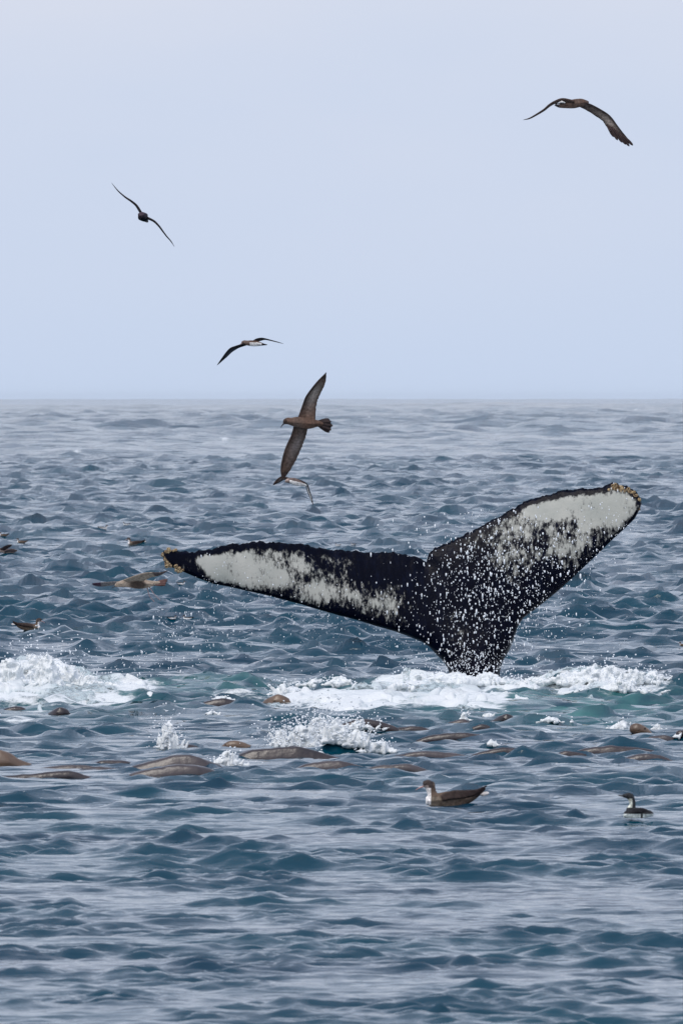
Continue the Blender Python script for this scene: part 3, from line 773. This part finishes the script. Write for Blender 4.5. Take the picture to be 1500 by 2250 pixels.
# ------------------------------------------------------------------ birds
BR = (0.115, 0.070, 0.052); DK = (0.018, 0.014, 0.017); PALE = (0.55, 0.44, 0.37); WH = (0.75, 0.74, 0.72); GREY = (0.36, 0.28, 0.25)
def cmap(crop, sc):
    return lambda x, y: (crop[0] + x / sc, crop[1] + y / sc)
class Bird:
    def __init__(s, name, Y, centre, label, cat='seabird', group=None):
        s.Y = Y; s.sc = F / Y
        s.base = P(centre[0], centre[1], Y)
        s.root = empty(name, s.base); tag(s.root, label, cat, group)
        s.b = np.array(s.base)
    def pt(s, u, v, dy=0.0): return np.array(P(u, v, s.Y + dy)) - s.b
    def body(s, chains, colfn, voxel=0.005, smooth=5, stretch=None, name='body'):
        ps, rs = [], []
        for ch in chains:
            c = [(*s.pt(u, v, dy), r / s.sc) for u, v, dy, r in ch]
            p_, r_ = chain_balls(c); ps.append(p_); rs.append(r_)
        ps = np.vstack(ps); rs = np.concatenate(rs)
        me = merged(name, ps, rs, voxel, smooth)
        Vv = verts_of(me)
        me.name = name
        W = Vv + s.b
        u = 750 + F * W[:, 0] / W[:, 1]; v = HZ + (CAM_H - W[:, 2]) * F / W[:, 1]
        set_col(me, 'Col', np.array([colfn(a, b, c) for a, b, c in zip(u, v, W[:, 1] - s.Y)]))
        return link_mesh(name, me, M_PLUM, s.root)
    def wing(s, le, te, colfn, thick=0.012, n=36, nc=9, serr=0.0, name='wing', camber=0.05):
        """le / te: rows (u, v, dy) of the leading and trailing edge, root to tip"""
        A = catmull([s.pt(*p) for p in le], n); B = catmull([s.pt(*p) for p in te], n)
        A[-1] = B[-1] = (A[-1] + B[-1]) / 2 if np.linalg.norm(A[-1] - B[-1]) > 1e-9 else A[-1]
        Vs, cols_ = [], []
        for i in range(n):
            f = i / (n - 1)
            ch = B[i] - A[i]
            if serr and 0.1 < f < 0.985: ch = ch * (1 + serr * (0.5 - (f * 22 % 1)))
            sp_ = A[min(i + 1, n - 1)] - A[max(i - 1, 0)]
            nn = np.cross(sp_, ch); l_ = np.linalg.norm(nn); nn = nn / l_ if l_ > 1e-9 else np.array([0, -1, 0])
            c_len = np.linalg.norm(ch)
            ring = [(j / nc, 1) for j in range(nc + 1)] + [(j / nc, -1) for j in range(nc - 1, 0, -1)]
            for c, sd in ring:
                th = thick * (1 - 0.75 * f) * 3.2 * math.sqrt(c + 0.002) * (1 - c) ** 0.8 + 0.0008
                th = min(th, c_len * 0.25 + 0.0008)
                Vs.append(A[i] + ch * c + nn * (camber * c_len * 4 * c * (1 - c) + sd * th * 0.5))
                cols_.append(colfn(f, c, sd))
        m_ = 2 * nc; fc = []
        for i in range(n - 1):
            for j in range(m_): fc.append((i * m_ + j, i * m_ + (j + 1) % m_, (i + 1) * m_ + (j + 1) % m_, (i + 1) * m_ + j))
        me = mesh_np(name, Vs, fc); set_col(me, 'Col', np.array(cols_))
        return link_mesh(name, me, M_PLUM, s.root)
    def feather(s, a, b, w, col, parent=None, name='feather', th=0.003):
        """one feather: a narrow vane from a to b, width w px"""
        A = s.pt(*a); B = s.pt(*b); d = B - A; sd = np.cross(d, (0, -1, 0)); sd = sd / np.linalg.norm(sd) * w / s.sc / 2
        prof = [(0, .55), (.35, .9), (.7, 1.), (.9, .75), (1, .12)]
        Vs = []
        for t_, k_ in prof:
            for q in (-1, 0, 1):
                Vs.append(A + d * t_ + sd * q * k_ + np.array([0, -th if q == 0 else 0, 0]))
        for t_, k_ in prof:
            for q in (-1, 0, 1):
                Vs.append(A + d * t_ + sd * q * k_ + np.array([0, th, 0]))
        fc = []
        for i in range(4):
            for j in range(2):
                q0 = i * 3 + j; fc.append((q0, q0 + 1, q0 + 4, q0 + 3)); fc.append((q0 + 15, q0 + 18, q0 + 19, q0 + 16))
            fc.append((i * 3, i * 3 + 3, i * 3 + 18, i * 3 + 15)); fc.append((i * 3 + 2, i * 3 + 17, i * 3 + 20, i * 3 + 5))
        fc += [(0, 15, 16, 1), (1, 16, 17, 2), (12, 13, 28, 27), (13, 14, 29, 28)]
        me = mesh_np(name, Vs, fc)
        set_col(me, 'Col', np.array([tuple(x * (1.35 if k % 3 == 1 else 0.8) for x in col) for k in range(30)]))
        o = link_mesh(name, me, M_PLUM, parent or s.root); return o
    def bill(s, a, b, w, mat=M_BILL_D, hook=True):
        ch = [(*a, w / 2), ((a[0] + b[0]) / 2, (a[1] + b[1]) / 2 - 0.1 * w, a[2], w * .36), (*b, w * .22)]
        if hook: ch.append((b[0] + (b[0] - a[0]) * .04, b[1] + w * .5, b[2], w * .16))
        c = [(*s.pt(u, v, dy), r / s.sc) for u, v, dy, r in ch]
        p_, r_ = chain_balls(c, 2.0)
        me = merged('bill', p_, r_, max(0.0022, w / s.sc / 7), 1)
        return link_mesh('bill', me, mat, s.root)
    def eye(s, u, v, dy, r):
        for q in (-1, 1):
            me = balls('eye', [s.pt(u, v, dy * q)], [r / s.sc]); link_mesh('eye', me, M_EYE, s.root)
def lerp3(a, b, t): t = min(max(t, 0), 1); return tuple(x * (1 - t) + y * t for x, y in zip(a, b))
H = lambda a, b: (math.sin(a * 12.9898 + b * 78.233) * 43758.5453) % 1

# D: large brown shearwater banking, both wings open
c4 = cmap((570, 800), 6.818)
b = Bird('flying_shearwater', 112.0, c4(650, 880), 'largest dark brown seabird banking with both long wings spread, crossing the horizon', group=None)
def colD(u, v, d): return lerp3(BR, (0.13, 0.10, 0.085), 0.7 * max(0, 1 - abs(u - 650) / 22) * (0.6 + .4 * (v - 920) / 14)) if u > 630 else lerp3(DK, BR, (u - 618) / 16)
b.body([[(*c4(385, 868), -.0, 6.2), (*c4(420, 850), 0, 8.6), (*c4(470, 862), 0, 10), (*c4(560, 870), 0, 14), (*c4(680, 888), 0, 15), (*c4(780, 892), 0, 12.5), (*c4(870, 890), 0, 8.5), (*c4(930, 900), 0, 6)]], colD)
b.bill((*c4(372, 885), 0), (*c4(325, 940), 0), 4.2); b.eye(*c4(400, 850), 0.026, 1.1)
def wcol(lo, hi, pk, tipk=0.75):
    def f(s_, c, sd):
        k = math.exp(-((s_ - pk) / 0.26) ** 2) * math.exp(-((c - 0.55) / 0.3) ** 2)
        col = lerp3(lo, hi, k * (1.0 if sd > 0 or True else .6))
        if c < 0.12 or s_ > tipk + .1: col = lerp3(col, DK, 0.6)
        st = 0.82 + 0.36 * ((s_ * 19 + c * 1.5) % 1)
        return tuple(x * st for x in col)
    return f
b.wing([(*c4(575, 800), .0), (*c4(640, 620), -.04), (*c4(690, 490), -.08), (*c4(780, 360), -.1), (*c4(880, 240), -.1), (*c4(1003, 118), -.08)],
       [(*c4(835, 850), .0), (*c4(850, 620), .02), (*c4(892, 490), .02), (*c4(940, 390), 0), (*c4(990, 270), -.04), (*c4(1003, 118), -.08)], wcol(BR, PALE, .45), serr=.07)
b.wing([(*c4(520, 900), 0), (*c4(470, 1070), .05), (*c4(400, 1220), .1), (*c4(345, 1390), .14), (*c4(315, 1580), .18), (*c4(340, 1742), .2)],
       [(*c4(730, 940), 0), (*c4(690, 1090), .08), (*c4(650, 1200), .13), (*c4(588, 1350), .17), (*c4(480, 1560), .2), (*c4(345, 1745), .2)], wcol(BR, GREY, .4), serr=.07)
for k in range(7):
    t_ = k / 6 - 0.5
    b.feather((*c4(880, 890 + t_ * 60), -.005 * (k % 2)), (*c4(1085 - abs(t_) * 70 + 14 * (k % 2), 925 + t_ * 190), -.008 * (k % 2)), 8.5, (0.032, 0.022, 0.022), name='tail_feather')

# A: upper right
c1 = cmap((1120, 180), 5.0)
b = Bird('flying_shearwater', 120.0, c1(700, 240), 'dark seabird high at upper right with drooping wings and fingered right wing tip')
def colA(u, v, d):
    if u < 1228 and v < 231: return WH if u > 1222 else BR
    return lerp3(BR, (0.11, 0.08, 0.07), H(round(u / 3), round(v / 3)) * .7) if u > 1226 else DK
b.body([[(*c1(512, 252), 0, 5.0), (*c1(545, 258), 0, 6.5), (*c1(620, 250), 0, 9.5), (*c1(700, 240), 0, 12), (*c1(780, 228), 0, 10.5), (*c1(835, 230), 0, 7)]], colA)
b.eye(*c1(508, 242), 0.016, 1.0); b.bill((*c1(500, 255), -.02), (*c1(487, 262), -.03), 3.4, hook=False)
b.body([[(*c1(538, 222), -.045, 1.5), (*c1(568, 219), -.05, 2.8), (*c1(598, 227), -.045, 2.2)]], lambda u, v, d: WH, name='pale_flank_patch')
wA = b.wing([(*c1(800, 215), -.03), (*c1(900, 250), -.03), (*c1(1040, 328), 0), (*c1(1110, 385), .03), (*c1(1180, 480), .05), (*c1(1240, 560), .06), (*c1(1300, 636), .07)],
       [(*c1(760, 275), .03), (*c1(850, 320), .03), (*c1(1000, 418), .06), (*c1(1042, 470), .08), (*c1(1095, 535), .1), (*c1(1165, 560), .1), (*c1(1250, 600), .09), (*c1(1300, 640), .08)], wcol((0.055, 0.038, 0.036), PALE, .5), serr=.05)
for a_1, b_1 in (((1060, 470), (1138, 606)), ((1088, 480), (1180, 642)), ((1120, 495), (1230, 668)), ((1160, 530), (1270, 690)), ((1200, 560), (1308, 708)), ((1230, 580), (1348, 698))):
    b.feather((*c1(*a_1), .06), (*c1(*b_1), .07), 6.6, (0.040, 0.026, 0.026), wA, 'feather')
def wing_edge(b, pts, ch, colfn, thick=0.02, drop=0.3):
    """a wing seen almost edge-on: its chord runs away from the camera"""
    le = []; te = []
    for i, (u, v, dy) in enumerate(pts):
        f = i / (len(pts) - 1); c = ch * (1 - f ** 2.2) + 0.004
        le.append((u, v, dy - c * .5)); te.append((u, v + c * b.sc * drop * .2, dy + c * .5))
    return b.wing(le, te, colfn, thick, camber=0.04)
wing_edge(b, [(*c1(700, 212), 0), (*c1(580, 186), 0), (*c1(500, 208), 0), (*c1(430, 248), .03), (*c1(370, 300), .06), (*c1(290, 352), .1), (*c1(210, 398), .13), (*c1(138, 418), .16)], 0.12, wcol(BR, GREY, .4), 0.024, .5)

# B: left, seen end-on
c2 = cmap((230, 390), 8.824)
b = Bird('flying_shearwater', 136.0, c2(745, 760), 'small dark seabird at upper left gliding edge-on with wings tilted down to the right')
b.body([[(*c2(715, 735), -.12, 8.5), (*c2(735, 750), -.05, 11.5), (*c2(755, 770), .06, 11.5), (*c2(780, 800), .16, 8), (*c2(825, 850), .25, 3.5)]], lambda u, v, d: lerp3(DK, (0.10, 0.07, 0.09), (482 - v) / 20))
wing_edge(b, [(*c2(740, 720), 0), (*c2(650, 570), 0), (*c2(600, 510), 0), (*c2(510, 440), .0), (*c2(430, 390), .03), (*c2(350, 330), .05), (*c2(250, 240), .08), (*c2(128, 92), .1)], 0.11, wcol(DK, BR, .4), 0.02, .35)
wing_edge(b, [(*c2(800, 775), 0), (*c2(870, 805), 0), (*c2(960, 852), 0), (*c2(1050, 942), .0), (*c2(1120, 1035), .03), (*c2(1200, 1140), .05), (*c2(1290, 1242), .08), (*c2(1358, 1352), .1)], 0.11, wcol(DK, BR, .4), 0.02, .35)
b.bill((*c2(815, 850), -.1), (*c2(842, 872), -.12), 3, hook=False); b.eye(*c2(735, 735), 0.03, .8)

# C: white-bellied, left of centre above the horizon
c3 = cmap((460, 720), 8.333)
b = Bird('flying_shearwater', 132.0, c3(780, 285), 'white-bellied seabird with brown head gliding above the horizon, left wing drooping')
def colC(u, v, d):
    x = (u - 460) * 8.333; y = (v - 720) * 8.333
    if x > 960: return DK
    if x < 740 and y < 325: return (0.14, 0.10, 0.085)
    if y > 270 + max(0, x - 880) * .2: return WH
    return BR
b.body([[(*c3(608, 268), 0, 3.6), (*c3(640, 268), 0, 5.4), (*c3(690, 280), 0, 6.4), (*c3(770, 285), 0, 7.6), (*c3(850, 290), 0, 7.2), (*c3(930, 298), 0, 5), (*c3(1000, 308), 0, 2.6), (*c3(1064, 313), 0, 1.3)]], colC)
b.bill((*c3(595, 285), 0), (*c3(568, 300), -.01), 2.6, M_BILL_P); b.eye(*c3(615, 262), 0.016, .8)
b.wing([(*c3(640, 285), -.02), (*c3(480, 330), -.03), (*c3(380, 368), -.04), (*c3(300, 450), -.02), (*c3(230, 548), .0), (*c3(180, 620), .01), (*c3(138, 692), .03)],
       [(*c3(690, 318), .05), (*c3(560, 362), .06), (*c3(470, 412), .06), (*c3(400, 462), .06), (*c3(325, 535), .06), (*c3(250, 600), .05), (*c3(140, 693), .03)], wcol(DK, (0.12, 0.12, 0.14), .45))
b.wing([(*c3(770, 262), -.02), (*c3(850, 208), 0), (*c3(940, 188), .03), (*c3(1010, 198), .06), (*c3(1120, 228), .1), (*c3(1250, 262), .14), (*c3(1362, 294), .18)],
       [(*c3(840, 275), .05), (*c3(900, 255), .08), (*c3(960, 238), .11), (*c3(1020, 226), .13), (*c3(1120, 243), .16), (*c3(1250, 272), .17), (*c3(1362, 295), .18)], wcol(DK, BR, .3))

# E: pale-bellied, behind the lower wing tip of D
b = Bird('flying_shearwater', 128.0, c4(560, 1765), 'small white-bellied seabird just below the tip of the largest bird, wing hanging down')
b.body([[(*c4(405, 1755), 0, 4.2), (*c4(440, 1745), 0, 6.4), (*c4(500, 1755), 0, 9.0), (*c4(580, 1775), 0, 8.6), (*c4(650, 1798), 0, 5.6), (*c4(720, 1815), 0, 2.4)]],
       lambda u, v, d: WH if v > 1054.5 + (u - 636) * 0.24 and u > 636 else ((0.15, 0.11, 0.10) if u > 634 else GREY))
b.bill((*c4(395, 1760), 0), (*c4(372, 1768), 0), 2.4); b.eye(*c4(415, 1742), 0.015, .8)
b.wing([(*c4(480, 1722), .0), (*c4(400, 1690), .03), (*c4(330, 1680), .05), (*c4(270, 1715), .07), (*c4(225, 1765), .09), (*c4(197, 1818), .1)],
       [(*c4(540, 1750), .08), (*c4(430, 1745), .09), (*c4(370, 1735), .1), (*c4(315, 1765), .11), (*c4(255, 1795), .11), (*c4(199, 1819), .1)], wcol(BR, GREY, .4))
b.wing([(*c4(520, 1715), -.02), (*c4(620, 1745), -.02), (*c4(715, 1800), -.02), (*c4(750, 1890), -.02), (*c4(785, 1990), 0), (*c4(805, 2118), .02)],
       [(*c4(560, 1740), .03), (*c4(620, 1775), .04), (*c4(682, 1818), .05), (*c4(712, 1910), .05), (*c4(758, 2015), .04), (*c4(803, 2118), .02)],
       lambda f, c, sd: (WH if 0.45 < f < .88 and .3 < c < .72 else DK))

# F: tan gull taking off at left, legs dangling
c8 = cmap((0, 1120), 3.75)
b = Bird('flying_gull', 114.0, c8(1130, 610), 'blurred tan and grey gull flying low left of the fluke tip with legs dangling')
TAN = (0.36, 0.29, 0.23)
b.body([[(*c8(962, 622), 0, 5), (*c8(990, 612), 0, 8), (*c8(1050, 605), 0, 10.5), (*c8(1130, 610), 0, 13), (*c8(1200, 612), .0, 11), (*c8(1260, 608), 0, 7), (*c8(1310, 602), 0, 4.5)]],
       lambda u, v, d: lerp3((0.075, 0.055, 0.045), TAN, ((u - 303) ** 2 / 420 + (v - 1285) ** 2 / 110 - 0.45) * 1.1))
b.bill((*c8(950, 632), 0), (*c8(925, 642), 0), 3.5); b.eye(*c8(965, 612), 0.02, 1)
b.wing([(*c8(1060, 590), .05), (*c8(980, 588), .12), (*c8(900, 592), .2), (*c8(830, 598), .28), (*c8(755, 606), .34)],
       [(*c8(1120, 610), .1), (*c8(1000, 622), .2), (*c8(910, 626), .26), (*c8(830, 634), .32), (*c8(765, 622), .36)],
       lambda f, c, sd: (0.04, 0.02, 0.04) if f > .72 else lerp3((0.24, 0.21, 0.20), (0.12, 0.12, 0.13), f * 1.3))
b.wing([(*c8(1010, 580), -.05), (*c8(1090, 550), -.1), (*c8(1180, 522), -.14), (*c8(1250, 515), -.18), (*c8(1320, 515), -.2), (*c8(1388, 498), -.22)],
       [(*c8(1140, 606), -.0), (*c8(1190, 585), -.05), (*c8(1240, 560), -.1), (*c8(1280, 552), -.14), (*c8(1330, 538), -.18), (*c8(1388, 500), -.22)],
       lambda f, c, sd: (0.09, 0.07, 0.07) if f > .62 else TAN)
for k in range(4): b.feather((*c8(1270, 604 + 5 * k), -.004 * k), (*c8(1384 - 6 * k, 575 + 15 * k), -.004 * k), 6, (0.11, 0.06, 0.055), name='tail_feather')
for (p0, p1, p2) in (((1235, 640), (1275, 700), (1322, 745)), ((1215, 645), (1235, 715), (1272, 756))):
    c = [(*b.pt(*c8(*q), 0), r_ / b.sc) for q, r_ in ((p0, 1.6), (p1, 1.1), (p2, 1.3))]
    pp, rr = chain_balls(c, 2); link_mesh('leg', merged('leg', pp, rr, 0.003, 1), M_LEG, b.root)

# floating birds -------------------------------------------------------------
def floater(name, foot, length, facing, kind, label, group=None, head_up=1.0, tail_up=True, yaw=0.0):
    """foot = pixel of the waterline under the middle of the body; length in px; facing -1 left, +1 right"""
    h_ = hit(*foot)
    b = Bird(name, h_.y, foot, label, 'seabird', group)
    k = length / 157.0; u0, v0 = foot; v0 -= (4 if kind != 'auk' else 12) * k; fc = -facing           # template drawn facing left, 157 px long
    T = lambda x, y, d=0.0, r=None: (u0 + fc * x * k, v0 + y * k, d * k * 157 / b.sc + fc * x * k / b.sc * yaw) + (() if r is None else (r * k,))
    far = length < 40
    vx = max(0.003, 0.45 * length / b.sc / 40)
    if kind in ('brown', 'auk', 'small'):
        if kind in ('brown', 'small'):
            top_c, mid_c, wh = (DK, (0.04, 0.04, 0.045), (0.8, 0.8, 0.8)) if kind == 'small' else ((0.042, 0.028, 0.026), (0.125, 0.088, 0.066), (0.85, 0.82, 0.80))
            def cf(u, v, d):
                x = (u - u0) / k * fc; y = (v - v0) / k
                if x < -38 and y > -33 and x < -22 + 0 * y and y < 4: 
                    return wh if x < -33 - (0 if y < -8 else 6) and y > -35 else mid_c
                if x < -34 and y <= -33: return (0.05, 0.038, 0.036) if y < -38 or x > -44 else (0.34, 0.28, 0.26)
                if y > -13: return lerp3((0.16, 0.13, 0.10), mid_c, (x + 30) / 60) if kind == 'brown' else wh
                return lerp3(mid_c, top_c, (x + 20) / 60)
            chains = [[T(-38, -5, 0, 15), T(-20, -6, 0, 18.5), T(5, -8, 0, 21), T(28, -9, 0, 19), T(45, -13, 0, 14), T(62, -20, 0, 8), T(80, -31, 0, 2.6)],
                      [T(-32, -8, 0, 14), T(-37, -22, 0, 11.5), T(-41, -38, 0, 12.5), T(-47, -41, 0, 11.5)]]
            b.body(chains, cf, vx, 3)
            b.bill(T(-56, -36), T(-71, -29), 5 * k, M_BILL_P); b.eye(*T(-50, -42, .058), 1.5 * k)
            if not far:
                for q in (-1, 1):
                    b.wing([T(-18, -17, .105 * q), T(8, -27, .115 * q), T(35, -28, .10 * q), T(62, -30, .06 * q), T(86, -40, .02 * q)],
                           [T(-14, -4, .12 * q), T(10, -7, .13 * q), T(38, -11, .11 * q), T(62, -20, .06 * q), T(84, -36, .02 * q)],
                           lambda f, c, sd: lerp3((0.06, 0.042, 0.036), (0.022, 0.014, 0.016), f), 0.012, 24, 6, .12, camber=.08)
                b.body([[T(72, -18, 0, 4), T(80, -20, 0, 6), T(86, -21, 0, 4)]], lambda u, v, d: (0.7, 0.66, 0.64), 0.004, 2, name='tail')
        else:
            def cf(u, v, d):
                x = (u - u0) / k * fc; y = (v - v0) / k
                if y > -26 and (x < 24 or x > 36): return (0.70, 0.74, 0.70)
                if y <= -62 and x < -22 and y > -112: return (0.62, 0.64, 0.56) if (x < -17 - (y + 60) * .02 and -116 < y) else DK
                return (0.028, 0.030, 0.034)
            chains = [[T(-60, -18, 0, 18), T(-35, -28, 0, 32), T(5, -32, 0, 36), T(50, -30, 0, 31), T(82, -26, 0, 17), T(92, -20, 0, 8)],
                      [T(-35, -45, 0, 27), T(-22, -75, 0, 21), T(-26, -105, 0, 20), T(-38, -128, 0, 22), T(-58, -131, 0, 17), T(-72, -130, 0, 11)]]
            b.body(chains, cf, vx, 3)
            b.bill(T(-80, -130), T(-104, -131), 12 * k, M_BILL_D, False); b.eye(*T(-52, -136, .11), 3 * k)
            if not far:
                for q in (-1, 1):
                    b.wing([T(-30, -50, .16 * q), T(10, -62, .19 * q), T(50, -56, .16 * q), T(92, -22, .08 * q)],
                           [T(-25, -28, .19 * q), T(10, -30, .21 * q), T(45, -34, .18 * q), T(90, -20, .08 * q)],
                           lambda f, c, sd: (0.018, 0.018, 0.022), 0.008, 20, 6, .06, camber=.08)
    return b
floater('floating_shearwater', (985, 1768), 157, -1, 'brown', 'large brown seabird with white breast floating in the foreground facing left')
b = floater('floating_murrelet', (1397, 1803), 60, -1, 'auk', 'small black and white seabird floating at lower right with its neck stretched up')
floater('floating_shearwater', (66, 1383), 72, 1, 'brown', 'brown seabird floating at the left facing right, above the white crest')
floater('floating_murrelet', (228, 1162), 26, 1, 'small', 'tiny black and white seabird on the far water, left of its twin')
floater('floating_murrelet', (278, 1154), 20, -1, 'small', 'tiny dark seabird on the far water, right of the black and white one')
floater('floating_murrelet', (742, 1199), 16, -1, 'small', 'tiny seabird with white spot just above the middle of the left fluke')
floater('floating_murrelet', (776, 1197), 14, -1, 'small', 'faintest tiny seabird above the left fluke, nearer to the fluke notch')
floater('floating_murrelet', (379, 1360), 24, 1, 'small', 'tiny dark seabird in the falling drops under the left fluke tip, left one')
floater('floating_murrelet', (412, 1361), 28, -1, 'small', 'tiny black and white seabird in the falling drops, right one of the pair')
floater('floating_murrelet', (399, 1284), 24, 1, 'small', 'tiny dark seabird close under the left fluke tip')
floater('floating_shearwater', (8, 1178), 26, -1, 'brown', 'tiny brown seabird cut by the left photo edge on the far water')
floater('floating_shearwater', (48, 1193), 30, -1, 'brown', 'small pale brown seabird on the far water near the left edge')
floater('floating_shearwater', (1500, 1419), 26, -1, 'brown', 'sliver of a reddish brown seabird cut by the right photo edge')
floater('floating_shearwater', (296, 1197), 46, -1, 'brown', 'dark brown seabird low on the water upper left of the fluke tip')
# low bird at left edge with raised wing
h_ = hit(14, 1216)
b = Bird('fluttering_shearwater', h_.y, (14, 1216), 'pale brown seabird fluttering on the water at the left edge with one wing raised')
b.body([[(-14, 1210, 0, 5), (0, 1209, 0, 6.5), (14, 1211, 0, 5.5), (28, 1212, 0, 4), (38, 1210, 0, 2)]], lambda u, v, d: (0.33, 0.26, 0.23) if v > 1208 else (0.12, 0.09, 0.08), 0.008)
b.wing([(0, 1206, -.05), (10, 1200, -.06), (18, 1197, -.07), (28, 1196, -.08)], [(10, 1210, -.04), (16, 1207, -.05), (22, 1203, -.06), (28, 1197, -.08)], lambda f, c, sd: DK, .012, 16, 6)
b.wing([(-4, 1204, .08), (-10, 1198, .1), (-20, 1195, .12), (-34, 1197, .14)], [(6, 1208, .12), (-4, 1204, .14), (-16, 1201, .15), (-34, 1198, .14)], lambda f, c, sd: PALE, .012, 16, 6)
b.wing([(10, 1210, -.08), (20, 1206, -.12), (30, 1206, -.16), (39, 1209, -.2)], [(12, 1214, -.05), (20, 1213, -.08), (30, 1213, -.12), (39, 1210, -.2)], lambda f, c, sd: (0.13, 0.10, 0.10), .012, 16, 6, name='tail')

# ------------------------------------------------------------------ sea haze
def haze_box():
    x0, x1, y0, y1, z0, z1 = -46000, 46000, -300, 20500, -4.5, 8.0
    Vh = [(x, y, z) for x in (x0, x1) for y in (y0, y1) for z in (z0, z1)]
    Fh = [(0, 1, 3, 2), (4, 6, 7, 5), (0, 4, 5, 1), (2, 3, 7, 6), (0, 2, 6, 4), (1, 5, 7, 3)]
    me = mesh_np('haze', Vh, Fh, False)
    m = bpy.data.materials.new('sea_haze'); m.use_nodes = True; t = m.node_tree; t.nodes.clear()
    o = t.nodes.new('ShaderNodeOutputMaterial'); v = t.nodes.new('ShaderNodeVolumePrincipled')
    v.inputs['Color'].default_value = (0.88, 0.94, 1.0, 1); v.inputs['Density'].default_value = HAZE
    v.inputs['Anisotropy'].default_value = 0.65
    t.links.new(v.outputs[0], o.inputs['Volume'])
    return tag(link_mesh('haze', me, m), kind='stuff')
HAZE = 0.00001
if HAZE > 0: haze_box()
